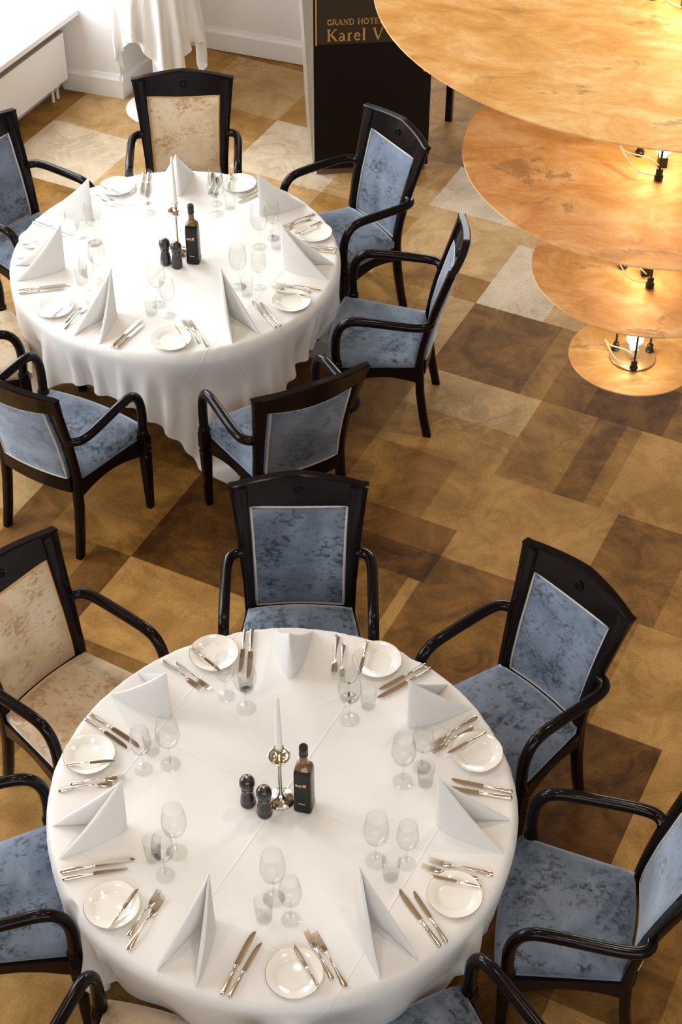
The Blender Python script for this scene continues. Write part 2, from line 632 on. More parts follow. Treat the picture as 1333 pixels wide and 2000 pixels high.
for k, d0 in enumerate((0.0, 2.45, 4.85)):
    w = empty('window_%d' % (k + 1))
    tag(w, 'tall white framed window in the left wall', kind='structure')
    mb = MB()
    span = 2.0 if k == 0 else 1.95
    for (s0, s1, z0, z1) in ((0, span, SILL_Z, SILL_Z + .07), (0, span, 4.03, 4.1), (0, .07, SILL_Z + .07, 4.03), (span - .07, span, SILL_Z + .07, 4.03), (span / 2 - .035, span / 2 + .035, SILL_Z + .07, 4.03)):
        a = WIN0 - DW * (d0 + s0) - NW * 0.42
        b = WIN0 - DW * (d0 + s1) - NW * 0.42
        wall_seg(mb, (a.x, a.y), (b.x, b.y), z0, z1, 0.06, -1)
    mb.build('window_frame', MT['gloss_paint'], w, smooth=False)
    for s0, s1 in ((.07, span / 2 - .035), (span / 2 + .035, span - .07)):
        mb = MB()
        a = WIN0 - DW * (d0 + s0) - NW * 0.45
        b = WIN0 - DW * (d0 + s1) - NW * 0.45
        wall_seg(mb, (a.x, a.y), (b.x, b.y), SILL_Z + .07, 4.03, 0.008, -1)
        mb.build('pane', MT['pane'], w, smooth=False)

# radiator in the niche
rad = empty('radiator', (WIN0.x, WIN0.y, 0), R(64))
tag(rad, 'flat white panel radiator under the window sill', 'radiator')
# local: +x along DW, -y into the room
mb = MB()
mb.box(-1.75, -0.02, 0.0, 0.018, 0.12, 0.455)
mb.build('front_panel', MT['gloss_paint'], rad, smooth=False)
MB().box(-1.75, -0.02, 0.018, 0.085, 0.15, 0.44).build('body', MT['gloss_paint'], rad, smooth=False)
MB().box(-1.75, -0.02, 0.0, 0.09, 0.455, 0.463).build('top_grille', MT['side'], rad, smooth=False)
for x in (-0.10, -0.155):
    MB().lathe([(0.011, -0.004), (0.011, 0.09), (0.016, 0.09), (0.016, 0.125), (0.010, 0.13), (0.010, 0.16)], 12, (x, 0.045, 0)).build('pipe', MT['gloss_paint'], rad)

# ---------------------------------------------------------------- cloth solver (position based, on a round table top)
def drape(Rt, zt, L, n, rot, cx, cy, obstacles, seats, steps=190, iters=12, seed=1, corner_floor=0.012, off=(0, 0), fold=0.07):
    h = L / (n - 1)
    g = np.linspace(-L / 2, L / 2, n)
    U_, V_ = np.meshgrid(g, g, indexing='ij')
    ca, sa = math.cos(rot), math.sin(rot)
    P = np.zeros((n, n, 3))
    P[..., 0] = U_ * ca - V_ * sa + off[0]
    P[..., 1] = U_ * sa + V_ * ca + off[1]
    rg = np.random.default_rng(seed)
    r0 = np.hypot(P[..., 0], P[..., 1])
    P[..., 2] = zt
    ang = np.arctan2(P[..., 1], P[..., 0])
    P[..., 2] += np.where(r0 > Rt, 0.10 * (r0 - Rt) * np.sin(ang * 13 + seed + 1.3 * np.sin(ang * 3)) + 0.004 * rg.standard_normal((n, n)), 0)
    w = np.where(r0 < Rt - 0.012, 0.0, 1.0)
    Q = P.copy()
    sh = h * math.sqrt(2)

    def solve(A, B, wa, wb, rest, k):
        d = B - A
        l = np.sqrt((d * d).sum(-1)) + 1e-9
        ws = wa + wb
        s = np.where(ws > 0, (l - rest) / l / np.maximum(ws, 1e-9), 0) * k
        A += d * (s * wa)[..., None]
        B -= d * (s * wb)[..., None]

    def pairs(ax, step, off):
        sl_a = [slice(None), slice(None)]
        sl_b = [slice(None), slice(None)]
        m = n
        cnt = (m - off - step - 1) // (2 * step) + 1
        return cnt
    for st in range(steps):
        vel = (P - Q) * 0.965
        Q = P.copy()
        P += vel * (w[..., None])
        P[..., 2] -= 9.8 * (1 / 70) ** 2 * w
        for it in range(iters):
            for off in (0, 1):
                A, B = P[off:-1:2], P[off + 1::2]
                m = min(len(A), len(B))
                solve(A[:m], B[:m], w[off:-1:2][:m], w[off + 1::2][:m], h, 1.0)
                A, B = P[:, off:-1:2], P[:, off + 1::2]
                m = min(A.shape[1], B.shape[1])
                solve(A[:, :m], B[:, :m], w[:, off:-1:2][:, :m], w[:, off + 1::2][:, :m], h, 1.0)
            if it % 2 == 0:
                for off in (0, 1):
                    A, B = P[off:-1:2, :-1], P[off + 1::2, 1:]
                    m = min(len(A), len(B))
                    solve(A[:m], B[:m], w[off:-1:2, :-1][:m], w[off + 1::2, 1:][:m], sh, 0.35)
                    A, B = P[off:-1:2, 1:], P[off + 1::2, :-1]
                    m = min(len(A), len(B))
                    solve(A[:m], B[:m], w[off:-1:2, 1:][:m], w[off + 1::2, :-1][:m], sh, 0.35)
                # bending over two and four cells
                for s_ in (2, 3):
                    for off in range(0, 2 * s_, s_):
                        for q_ in range(s_):
                            a0 = off + q_
                            A, B = P[a0:n - s_:2 * s_], P[a0 + s_::2 * s_]
                            m = min(len(A), len(B))
                            if m > 0:
                                solve(A[:m], B[:m], w[a0:n - s_:2 * s_][:m], w[a0 + s_::2 * s_][:m], h * s_, 0.03)
                            A, B = P[:, a0:n - s_:2 * s_], P[:, a0 + s_::2 * s_]
                            m = min(A.shape[1], B.shape[1])
                            if m > 0:
                                solve(A[:, :m], B[:, :m], w[:, a0:n - s_:2 * s_][:, :m], w[:, a0 + s_::2 * s_][:, :m], h * s_, 0.03)
        # collisions
        r_ = np.hypot(P[..., 0], P[..., 1]) + 1e-9
        ins = (r_ < Rt + 0.006) & (P[..., 2] < zt) & (w > 0)
        shallow = ins & (P[..., 2] > zt - 0.05) & (r_ < Rt - 0.010)
        P[..., 2] = np.where(shallow, zt, P[..., 2])
        side = ins & ~shallow & (P[..., 2] > zt - 0.55)
        k_ = np.where(side, np.minimum((Rt + 0.006) / r_, 1 + 0.01 / r_), 1.0)
        P[..., 0] *= k_
        P[..., 1] *= k_
        for (ox, oy, orad, oz) in obstacles:
            dx, dy = P[..., 0] - (ox - cx), P[..., 1] - (oy - cy)
            dd = np.hypot(dx, dy) + 1e-9
            hit = (dd < orad) & (P[..., 2] < oz) & (w > 0)
            # slide toward the table
            mv = np.minimum(orad - dd, 0.008) * hit
            P[..., 0] += dx / dd * mv * 0.6 - P[..., 0] / r_ * mv * 0.8
            P[..., 1] += dy / dd * mv * 0.6 - P[..., 1] / r_ * mv * 0.8
        for (sx, sy, th) in seats:
            c_, s_ = math.cos(th - math.pi / 2), math.sin(th - math.pi / 2)
            dx, dy = P[..., 0] - (sx - cx), P[..., 1] - (sy - cy)
            lx, ly = dx * c_ + dy * s_, -dx * s_ + dy * c_
            hit = (np.abs(lx) < 0.335) & (ly > -0.30) & (ly < 0.305) & (P[..., 2] < 0.52) & (P[..., 2] > 0.30) & (w > 0)
            mv = np.minimum(0.305 - ly, 0.010) * hit
            P[..., 0] += -s_ * mv
            P[..., 1] += c_ * mv
        P[..., 2] = np.maximum(P[..., 2], corner_floor)
    # soft vertical folds of the hanging part, always inward so nothing is pushed into the chairs
    r_ = np.hypot(P[..., 0], P[..., 1]) + 1e-9
    an = np.arctan2(P[..., 1], P[..., 0])
    dr = np.clip((zt - 0.03 - P[..., 2]) / 0.26, 0, 1)
    dr = dr * dr * (3 - 2 * dr)
    wv = 0.62 * np.sin(10 * an + seed + 1.6 * np.sin(2 * an + seed)) + 0.38 * np.sin(17 * an + 2 * seed)
    k_ = 1 - fold * dr * (0.5 - 0.5 * wv) / r_ * (r_ > Rt * 0.8)
    P[..., 0] *= k_
    P[..., 1] *= k_
    return P, U_, V_


def cloth_object(name, P, U_, V_, loc, mat):
    n = P.shape[0]
    me = bpy.data.meshes.new(name)
    idx = np.arange(n * n).reshape(n, n)
    F = np.stack([idx[:-1, :-1], idx[1:, :-1], idx[1:, 1:], idx[:-1, 1:]], -1).reshape(-1, 4)
    me.from_pydata(P.reshape(-1, 3).tolist(), [], F.tolist())
    uvl = me.uv_layers.new(name='UVMap')
    lv = np.zeros(len(me.loops), dtype=np.int32)
    me.loops.foreach_get('vertex_index', lv)
    uv = np.stack([U_.reshape(-1)[lv], V_.reshape(-1)[lv]], -1) + 20 * 0.56
    uvl.data.foreach_set('uv', uv.reshape(-1).astype(np.float32))
    me.materials.append(mat)
    me.polygons.foreach_set('use_smooth', [True] * len(me.polygons))
    o = bpy.data.objects.new(name, me)
    C.objects.link(o)
    o.location = loc
    ss = o.modifiers.new('smooth', 'SUBSURF')
    ss.levels = ss.render_levels = 1
    return o


# ---------------------------------------------------------------- chair
YC = [(0, -.262), (.12, -.238), (.28, -.215), (.45, -.205), (.55, -.212), (.7, -.244), (.85, -.287), (1.06, -.35)]
XO = [(0, .242, .206), (.25, .239, .198), (.45, .236, .192), (.6, .241, .193), (.8, .259, .200), (1.04, .288, .214), (1.1, .294, .217)]


def back_y(x, z):
    f = max(0.0, 1 - (x / 0.27) ** 2)
    k = min(1.0, max(0.0, (z - 0.40) / 0.12))
    return interp(YC, z)[0] - 0.040 * f * (0.55 + 0.45 * k)


def panel_top(x):
    return 0.950 - 0.022 * max(0.0, 1 - (x / .22) ** 2)


def rail_top(x):
    return 1.034 + 0.026 * (1 - abs(x) / .288)


def make_chair(fab, pipe):
    t = empty('armchair')
    wood = MT['wood']
    for s in (-1, 1):                                            # rear leg running up into the back stile
        rings = []
        for z in (0, .06, .12, .2, .28, .36, .45, .52, .6, .7, .8, .9, .97, 1.034):
            xo, xi = interp(XO, z)
            y = interp(YC, z)[0]
            d = 0.021 if z < .5 else 0.017
            dyo = 0.0
            bev = 0.005
            r_ = [(s * xi, y - d + bev), (s * (xi + bev), y - d), (s * (xo - bev), y - d), (s * xo, y - d + bev), (s * xo, y + d - bev), (s * (xo - bev), y + d), (s * (xi + bev), y + d), (s * xi, y + d - bev)]
            rings.append([(px, py, z) for px, py in r_])
        MB().loft(rings).build('rear_leg', wood, t, angle=50)
    # crest rail
    rings = []
    for k in range(25):
        a_ = -1 + k / 12
        r_ = []
        for top_, o_ in ((0, -.0165), (0, .0165), (1, .0175), (1, -.0175)):
            z = rail_top(a_ * .288) if top_ else panel_top(a_ * .276) - 0.005
            x = a_ * (interp(XO, z)[0] + .0005 if top_ else interp(XO, z)[0] - .002)
            r_.append((x, back_y(x, z) + o_, z))
        rings.append(r_)
    rail = MB().loft(rings).build('crest_rail', wood, t, angle=30)
    rings = []
    for x in [-.290 + .580 * k / 24 for k in range(25)]:
        z1 = rail_top(x)
        y = back_y(x, z1)
        rings.append([(x, y + a_, z1 + b_) for a_, b_ in ((-.0185, 0), (-.0205, .004), (-.015, .009), (.015, .009), (.0205, .004), (.0185, 0))])
    MB().loft(rings).build('crest_cap', wood, rail, angle=30)
    zc = 0.995
    em = MB().lathe([(.001, .010), (.007, .009), (.008, .004), (.012, .004), (.013, .009), (.019, .009), (.022, .003), (.022, -.006)], 24)
    em = em.build('emblem', wood, rail)
    em.location = (0, back_y(0, zc) + 0.0165, zc)
    em.rotation_euler = (R(-90) + 0.26, 0, 0)
    # lower back rail
    rings = []
    for k in range(17):
        x = -.20 + .40 * k / 16
        f = 1 - (x / .2) ** 2
        z0, z1 = .385 - 0.010 * f, .468
        rings.append([(x, back_y(x, z) + o_, z) for z, o_ in ((z0, -.016), (z0, .016), (z1, .016), (z1, -.016))])
    MB().loft(rings).build('lower_back_rail', wood, t, angle=30)
    # padded back panel
    nx, nz = 15, 17

    def pad_pt(a, b, side):
        zb = 0.462 + (0.945 - 0.462) * b
        xi = interp(XO, zb)[1] - 0.001
        x = a * xi
        z = 0.462 + (panel_top(x) - 0.462) * b
        e = (1 - abs(a) ** 6) * (1 - abs(2 * b - 1) ** 8)
        off = 0.010 + 0.020 * e if side > 0 else -(0.010 + 0.009 * e)
        return (x, back_y(x, z) + off, z)
    mb = MB()
    for side in (1, -1):
        vs = [pad_pt(-1 + 2 * i / (nx - 1), j / (nz - 1), side) for j in range(nz) for i in range(nx)]
        fs = [(j * nx + i, j * nx + i + 1, (j + 1) * nx + i + 1, (j + 1) * nx + i) for j in range(nz - 1) for i in range(nx - 1)]
        mb.add(vs, fs if side > 0 else [tuple(reversed(f)) for f in fs])
    ring_i = [i for i in range(nx)] + [j * nx + nx - 1 for j in range(1, nz)] + [(nz - 1) * nx + i for i in range(nx - 2, -1, -1)] + [j * nx for j in range(nz - 2, 0, -1)]
    m = nx * nz
    mb.f += [(ring_i[k], ring_i[k - 1], ring_i[k - 1] + m, ring_i[k] + m) for k in range(len(ring_i))]
    mb.mi += [0] * len(ring_i)
    pad = mb.build('back_pad', fab, t, angle=60)
    for side in (1, -1):
        pts = []
        for i in range(12):
            pts.append(pad_pt(-.97 + 1.94 * i / 11, 0.012, side))
        for j in range(1, 14):
            pts.append(pad_pt(.97, .012 + .974 * j / 14, side))
        for i in range(12):
            pts.append(pad_pt(.97 - 1.94 * i / 11, .988, side))
        for j in range(1, 14):
            pts.append(pad_pt(-.97, .988 - .974 * j / 14, side))
        MB().tube(pts, 0.0055, 6, closed=True).build('piping', pipe, pad)
    # seat cushion
    ny, nx = 17, 19

    def seat_w(b):
        return 0.222 + 0.070 * (b ** 1.1)

    def seat_pt(a, b, z_off=None):
        x = a * seat_w(b)
        y = -.205 + .455 * b + 0.032 * (1 - a * a) * b * b
        if b < .2:
            y += (back_y(x, .47) + 0.03 - (-.205)) * (1 - b / .2)
        return x, y
    mb = MB()
    lay = []
    for (sc, z, dome) in ((0.95, .425, 0), (1.0, .437, 0), (1.0, .472, 0)):
        ring = []
        per = [(-1 + 2 * i / (nx - 1), 0) for i in range(nx)] + [(1, j / (ny - 1)) for j in range(1, ny)] + [(1 - 2 * i / (nx - 1), 1) for i in range(1, nx)] + [(-1, 1 - j / (ny - 1)) for j in range(1, ny - 1)]
        for a, b in per:
            x, y = seat_pt(a, b)
            ring.append((x * sc, y if sc == 1 else 0.02 + (y - .02) * sc, z))
        lay.append(ring)
    mb.loft(lay, caps=False)
    mb.add(lay[0], [tuple(reversed(range(len(lay[0]))))])
    vs = []
    for j in range(ny):
        for i in range(nx):
            a, b = -1 + 2 * i / (nx - 1), j / (ny - 1)
            x, y = seat_pt(a, b)
            e = (1 - abs(a) ** 4) * (1 - abs(2 * b - 1) ** 5)
            vs.append((x, y, (.472 + .032 * e ** 0.7) if e > 0 else .472))
    mb.add(vs, [(j * nx + i, j * nx + i + 1, (j + 1) * nx + i + 1, (j + 1) * nx + i) for j in range(ny - 1) for i in range(nx - 1)])
    mb.build('seat', fab, t, angle=75)
    # rails under the seat
    rings = []
    for k in range(13):
        a = -1 + 2 * k / 12
        x = a * .285
        y = .222 + 0.030 * (1 - a * a)
        z0 = .355 + .018 * (1 - a * a)
        rings.append([(x, y - .014, z0), (x, y + .014, z0), (x, y + .014, .435), (x, y - .014, .435)])
    MB().loft(rings).build('front_rail', wood, t, angle=30)
    for s in (-1, 1):
        rings = []
        for k in range(15):
            b = k / 14
            y = -.21 + (.208 + .21) * b
            x = s * (.220 + (.292 - .220) * b ** 1.2)
            z0 = .345 + .042 * math.sin(math.pi * min(1, b * 1.05)) - (0.0)
            rings.append([(x - .014, y, z0), (x + .014, y, z0), (x + .014, y, .437), (x - .014, y, .437)])
        MB().loft(rings).build('side_rail', wood, t, angle=30)
        x0, y0 = s * .302, .208
        rings = []
        for z, hw in ((0, .0165), (.33, .0255), (.345, .027), (.352, .023), (.362, .023), (.37, .0275), (.455, .0275), (.466, .024)):
            b_ = hw * .25
            rings.append([(x0 + p, y0 + q, z) for p, q in ((-hw, -hw + b_), (-hw + b_, -hw), (hw - b_, -hw), (hw, -hw + b_), (hw, hw - b_), (hw - b_, hw), (-hw + b_, hw), (-hw, hw - b_))])
        leg = MB().loft(rings).build('front_leg', wood, t, angle=30)
        MB().lathe([(.020, .464), (.026, .468), (.0295, .478), (.0295, .486), (.026, .494), (.0235, .499)], 16, (x0, y0, 0)).build('collar', wood, leg)
        path = crv([(x0, y0, .492), (x0, y0 + .004, .58), (x0, y0 - .004, .66), (x0, y0 - .034, .718), (x0, y0 - .085, .744), (s * .303, .03, .747), (s * .304, -.08, .744), (s * .303, -.165, .741), (s * .293, -.222, .739), (s * .268, -.250, .737), (s * .240, -.256, .736)], 5)
        MB().tube(path, 0.0232, 12).build('armrest', wood, t, angle=60)
    return t


N_T = Vector((-0.2091, 3.7138, 0))
F_T = Vector((-0.8625, 7.1902, 0))
CHAIRS = [  # key, x, y, facing, fabric, label
    ('NT', -.171, 4.745, -89.3, 'blue', 'blue velvet armchair between the two tables, facing the camera behind the near table'),
    ('NUR', .660, 4.324, -139.8, 'blue', 'blue velvet armchair at the near table standing alone on bare carpet, emblem clearly visible'),
    ('NR', .856, 3.410, 167.4, 'blue', 'dark blue armchair cut off by the right edge of the photo'),
    ('NBR', .313, 2.750, 123.2, 'blue', 'dark blue armchair cut off at the bottom, right of centre'),
    ('NBL', -.614, 2.717, 69.1, 'cream', 'cream velvet armchair cut off at the bottom left of the near table'),
    ('NL', -1.216, 3.465, 15.9, 'blue', 'blue armchair cut off by the left edge beside the near table'),
    ('NUL', -1.059, 4.384, -38.5, 'cream', 'cream velvet armchair at the near table with its backrest in view'),
    ('FB', -.891, 8.205, -87.3, 'cream', 'cream velvet armchair behind the far table, in front of the cocktail table'),
    ('FUR', .012, 7.825, -145.6, 'blue', 'blue velvet armchair at the far table directly in front of the lectern'),
    ('FR', .223, 6.908, 171.6, 'blue', 'blue velvet armchair seen from the side, right of the far table'),
    ('FFR', -.295, 6.072, 117.9, 'blue', 'blue velvet armchair seen from behind, just above the near table chair'),
    ('FFL', -1.317, 6.065, 59.4, 'blue', 'blue velvet armchair seen from behind at the left front of the far table'),
    ('FL', -1.885, 6.755, 19.4, 'cream', 'cream armchair mostly cut off by the left edge beside the far table'),
    ('FUL', -1.700, 7.752, -35.8, 'blue', 'blue velvet armchair below the radiator, cut off by the left edge'),
]
PROT = {'blue': Proto(lambda: make_chair(MT['blue'], MT['pipe_blue'])), 'cream': Proto(lambda: make_chair(MT['cream'], MT['pipe_cream']))}
for key, x, y, th, fab, lab in CHAIRS:
    c = PROT[fab].get()
    c.location = (x, y, 0)
    c.rotation_euler = (0, 0, R(th - 90))
    tag(c, lab, 'chair', 'armchairs around the near table' if key[0] == 'N' else 'armchairs around the far table')

# ---------------------------------------------------------------- tables and their cloths
TZ = 0.75


def make_table():
    t = empty('dining_table')
    MB().lathe([(.810, TZ - .040), (.818, TZ - .036), (.818, TZ - .018), (.806, TZ - .008)], 96).build('tabletop', MT['plinth'], t)
    MB().lathe([(.55, TZ - .10), (.56, TZ - .10), (.56, TZ - .040), (.55, TZ - .040)], 48).build('apron', MT['plinth'], t)
    for k in range(4):
        a = R(17 + 90 * k)
        x, y = .56 * math.cos(a), .56 * math.sin(a)
        MB().loft([[(x + p * w, y + q * w, z) for p, q in ((-1, -1), (1, -1), (1, 1), (-1, 1))] for z, w in ((0, .02), (TZ - .040, .03))]).build('leg', MT['wood'], t, smooth=False)
    return t


t1 = make_table()
t1.location = N_T
tag(t1, 'round dining table under white cloth in the foreground', 'table', 'round dining tables')
t2 = copy_tree(t1)
t2.location = F_T
tag(t2, 'round dining table under white cloth further back by the window', 'table', 'round dining tables')

for key, ctr, rot, lab, seed in (('N', N_T, 62, 'white linen tablecloth draped over the near round table', 1), ('F', F_T, 63, 'white linen tablecloth draped over the far round table', 5)):
    seats, posts = [], []
    for k2, x, y, th, fab, lb in CHAIRS:
        if k2[0] == key:
            a = R(th)
            seats.append((x, y, a))
            cs, sn = math.cos(a - math.pi / 2), math.sin(a - math.pi / 2)
            for s in (-1, 1):
                posts.append((x + cs * s * .302 - sn * .208, y + sn * s * .302 + cs * .208, .042, .80))
    P, U_, V_ = drape(.852, TZ + .003, 2.25, 110, R(rot), ctr.x, ctr.y, posts, seats, seed=seed)
    o = cloth_object('tablecloth', P, U_, V_, (ctr.x, ctr.y, 0), MT['cloth'])
    tag(o, lab, 'tablecloth', 'tablecloths on the dining tables')

TOP = TZ + 0.0042

# ---------------------------------------------------------------- tableware prototypes (local +y = away from the diner, toward the table centre)
def make_napkin():
    a, phi = 0.268, R(14)
    def pt(p, q, inset):
        rho = 0.075 * (1 - q / a) + 0.006
        out = (math.sqrt(p * p + rho * rho) - rho) * a / (math.sqrt(a * a + rho * rho) - rho) * 0.96
        lat = p * (math.sin(phi) + 0.06 * (1 - q / a)) * 0.95
        bow = 0.012 * math.sin(math.pi * min(1, abs(p) / a)) * (1 - q / a)
        return (lat + math.copysign(bow, p), -out - inset - 0.006 * (1 - q / a), q)
    def sheet(aa, inset, th):
        m, k = 33, 9
        mb = MB()
        rows = []
        for side in (0, 1):
            vs = []
            for i in range(m):
                p = aa * (-1 + 2 * i / (m - 1)) * 0.985
                top = max(aa - abs(p) - 0.004 * (abs(p) < .01), 0.002)
                for j in range(k):
                    x, y, z = pt(p, top * j / (k - 1), inset)
                    puff = math.sin(math.pi * min(1, abs(p) / aa)) ** 0.8 * math.sin(math.pi * (0.12 + 0.8 * j / (k - 1)))
                    d = (th + 0.020 * puff) * side
                    vs.append((x - math.copysign(min(d * 0.95, abs(x) * 0.8), x), y - d * 0.35 - th * 0.6 * side, z - (0.001 if side and j == k - 1 else 0)))
            rows.append(vs)
        fs = [(i * k + j, i * k + j + 1, (i + 1) * k + j + 1, (i + 1) * k + j) for i in range(m - 1) for j in range(k - 1)]
        mb.add(rows[0], fs)
        mb.add(rows[1], [tuple(reversed(f)) for f in fs])
        n = m * k
        rim = [i * k for i in range(m)] + [(m - 1) * k + j for j in range(1, k)] + [i * k + k - 1 for i in range(m - 2, -1, -1)] + [j for j in range(k - 2, 0, -1)]
        mb.f += [(rim[q_], rim[q_ - 1], rim[q_ - 1] + n, rim[q_] + n) for q_ in range(len(rim))]
        mb.mi += [0] * len(rim)
        return mb
    t = empty('napkin')
    sheet(a, 0, 0.004).build('outer_fold', MT['napkin'], t, angle=50)
    sheet(a * 0.93, 0.012, 0.003).build('inner_fold', MT['napkin'], t, angle=50)
    return t


def make_plate():
    t = empty('side_plate')
    MB().lathe([(.001, .0), (.056, .0), (.058, .002), (.072, .010), (.0955, .0165), (.0962, .018), (.0955, .0192), (.070, .0140), (.060, .0065), (.055, .0052), (.001, .0050)], 56, caps=False).build('dish', MT['china'], t, angle=60)
    MB().tube([(.0956 * math.cos(2 * math.pi * k / 56), .0956 * math.sin(2 * math.pi * k / 56), .0184) for k in range(56)], .0011, 5, closed=True).build('gilt_rim', MT['gilt'], t)
    return t


def make_knife(Ln):
    t = empty('table_knife')
    hl = Ln * .42
    k = Ln / .26
    rings = []
    for y, w, h in ((0, .004, .003), (.003, .0085, .0055), (.012, .0095, .006), (hl * .6, .0082, .0055), (hl - .008, .0062, .0045), (hl - .005, .0075, .0055), (hl + .002, .0075, .0055), (hl + .006, .0048, .004), (hl + .012, .0055, .0036)):
        rings.append([(w * k * math.cos(q) , y, .0065 + h * math.sin(q)) for q in [2 * math.pi * i / 12 for i in range(12)]])
    MB().loft(rings).build('handle', MT['steel'], t, angle=60)
    rings = []
    for f, xl, xr, th in ((0, -.005, .005, .0018), (.02, -.0095, .0095, .0013), (.35, -.0098, .0105, .0012), (.65, -.009, .0112, .0011), (.85, -.006, .0110, .001), (.95, -.001, .0102, .0009), (1.0, .0065, .0085, .0006)):
        y = hl + .010 + (Ln - hl - .010) * f
        rings.append([(xl * k, y, .006 - th * .3), ((xl + xr) / 2 * k, y, .006 - th), (xr * k, y, .006 - th * .8), (xr * k, y, .006 + th * .8), ((xl + xr) / 2 * k, y, .006 + th), (xl * k, y, .006 + th * .3)])
    MB().loft(rings).build('blade', MT['steel'], t, angle=30)
    return t


def make_fork(Ln):
    t = empty('table_fork')
    k = Ln / .23
    rings = []
    for f, w, h, z in ((0, .004, .0012, .0045), (.015, .0085, .0018, .0045), (.06, .0105, .002, .0048), (.16, .0090, .002, .0062), (.32, .0050, .0022, .0105), (.48, .0032, .0022, .0120), (.58, .0032, .002, .0095), (.62, .0045, .0018, .0070), (.66, .0105, .0013, .0045), (.72, .0118, .0011, .0032), (.76, .0120, .0011, .0028)):
        y = Ln * f
        rings.append([(w * k * math.cos(q), y, z + h * math.sin(q)) for q in [2 * math.pi * i / 10 for i in range(10)]])
    MB().loft(rings).build('handle', MT['steel'], t, angle=60)
    mb = MB()
    for i in range(4):
        x = (-1.5 + i) * .0062 * k
        rings = []
        for f, w, z in ((.755, .0022, .0028), (.85, .0019, .0032), (.94, .0016, .0055), (1.0, .0008, .0082)):
            y = Ln * f
            rings.append([(x - w * k, y, z - .0009), (x + w * k, y, z - .0009), (x + w * k, y, z + .0009), (x - w * k, y, z + .0009)])
        mb.loft(rings)
    mb.build('tines', MT['steel'], t, smooth=False)
    return t


def make_wine(hh, k):
    t = empty('wine_glass')
    g = MT['glass']
    hs = hh * .42
    MB().lathe([(.001, 0), (.036 * k, 0), (.0365 * k, .0015), (.030 * k, .003), (.012 * k, .007), (.005, .012), (.001, .012)], 32, caps=False).build('foot', g, t)
    MB().lathe([(.0045, .0121), (.0035, .03), (.0033, hs - .012), (.006, hs)], 14).build('stem', g, t)
    prof = [(.006, 0), (.022, .010), (.036, .030), (.0425, .058), (.0425, .078), (.0385, .115), (.0335, .145)]
    sc = (hh - hs) / .145
    outer = [(r_ * k, hs + z * sc) for r_, z in prof]
    inner = [((r_ - .0013) * k, hs + z * sc + (.003 if i == 0 else .0006)) for i, (r_, z) in enumerate(prof)]
    inner[-1] = (inner[-1][0], outer[-1][1])
    MB().lathe(outer + inner[::-1] + [(.001, hs + .0028)], 36, caps=False).build('bowl', g, t)
    return t


def make_tumbler():
    t = empty('water_tumbler')
    MB().lathe([(.0272, .0101), (.0335, .105), (.0322, .105), (.0258, .0101)], 32, caps=False).build('wall', MT['glass'], t)
    MB().lathe([(.001, 0), (.0255, 0), (.0270, .002), (.0272, .010), (.001, .010)], 32, caps=False).build('base', MT['glass'], t)
    return t


PR = {'napkin': Proto(make_napkin), 'plate': Proto(make_plate), 'k1': Proto(lambda: make_knife(.262)), 'k2': Proto(lambda: make_knife(.228)), 'bk': Proto(lambda: make_knife(.180)),
      'f1': Proto(lambda: make_fork(.232)), 'f2': Proto(lambda: make_fork(.204)), 'w1': Proto(lambda: make_wine(.250, 1.06)), 'w2': Proto(lambda: make_wine(.222, .93)), 'tu': Proto(make_tumbler)}


def pol(ctr, r_, a):
    return Vector((ctr.x + r_ * math.cos(R(a)), ctr.y + r_ * math.sin(R(a)), 0))


SEATS = [  # key, table centre, azimuth, plate offset, cutlery offsets (big knife, small knife, big fork, small fork) measured on the table, words
    ('NT', N_T, 88.5, -26.9, (11.5, 13.4, -12.4, -14.9), 'near table', 'blue chair facing the camera'),
    ('NUR', N_T, 35, -19.9, (12.7, 14.6, -7.8, -10.6), 'near table', 'blue chair on the right'),
    ('NR', N_T, -12.5, -23.0, (11.7, 13.6, -12.2, -15.0), 'near table', 'chair at the right edge'),
    ('NBR', N_T, -61, -24.3, (11.9, 13.8, -12.6, -15.1), 'near table', 'blue chair at the bottom'),
    ('NBL', N_T, -113, -26.9, (10.9, 12.7, -14.6, -17.2), 'near table', 'cream chair at the bottom'),
    ('NL', N_T, -166, -27.8, (9.9, 12.2, -15.1, -17.4), 'near table', 'blue chair at the left edge'),
    ('NUL', N_T, 140, -27.1, (13.0, 14.9, -13.1, -15.7), 'near table', 'cream chair on the left'),
    ('FB', F_T, 92.5, -26.0, (12.0, 13.9, -12.8, -15.3), 'far table', 'cream chair at the back'),
    ('FUR', F_T, 42.0, -26.4, (12.0, 13.9, -13.0, -15.5), 'far table', 'chair before the lectern'),
    ('FR', F_T, -10.5, -24.0, (12.4, 14.2, -11.8, -14.3), 'far table', 'chair seen side on'),
    ('FFR', F_T, -61, -26.1, (11.4, 13.3, -13.8, -16.3), 'far table', 'front right blue chair'),
    ('FFL', F_T, -117, -22.6, (9.8, 11.7, -10.4, -12.8), 'far table', 'front left blue chair'),
    ('FL', F_T, -168, -22.0, (11.0, 12.9, -9.6, -12.0), 'far table', 'cream chair at the left edge'),
    ('FUL', F_T, 145, -25.4, (12.0, 13.9, -13.0, -15.5), 'far table', 'blue chair by the radiator'),
]
rj = random.Random(11)
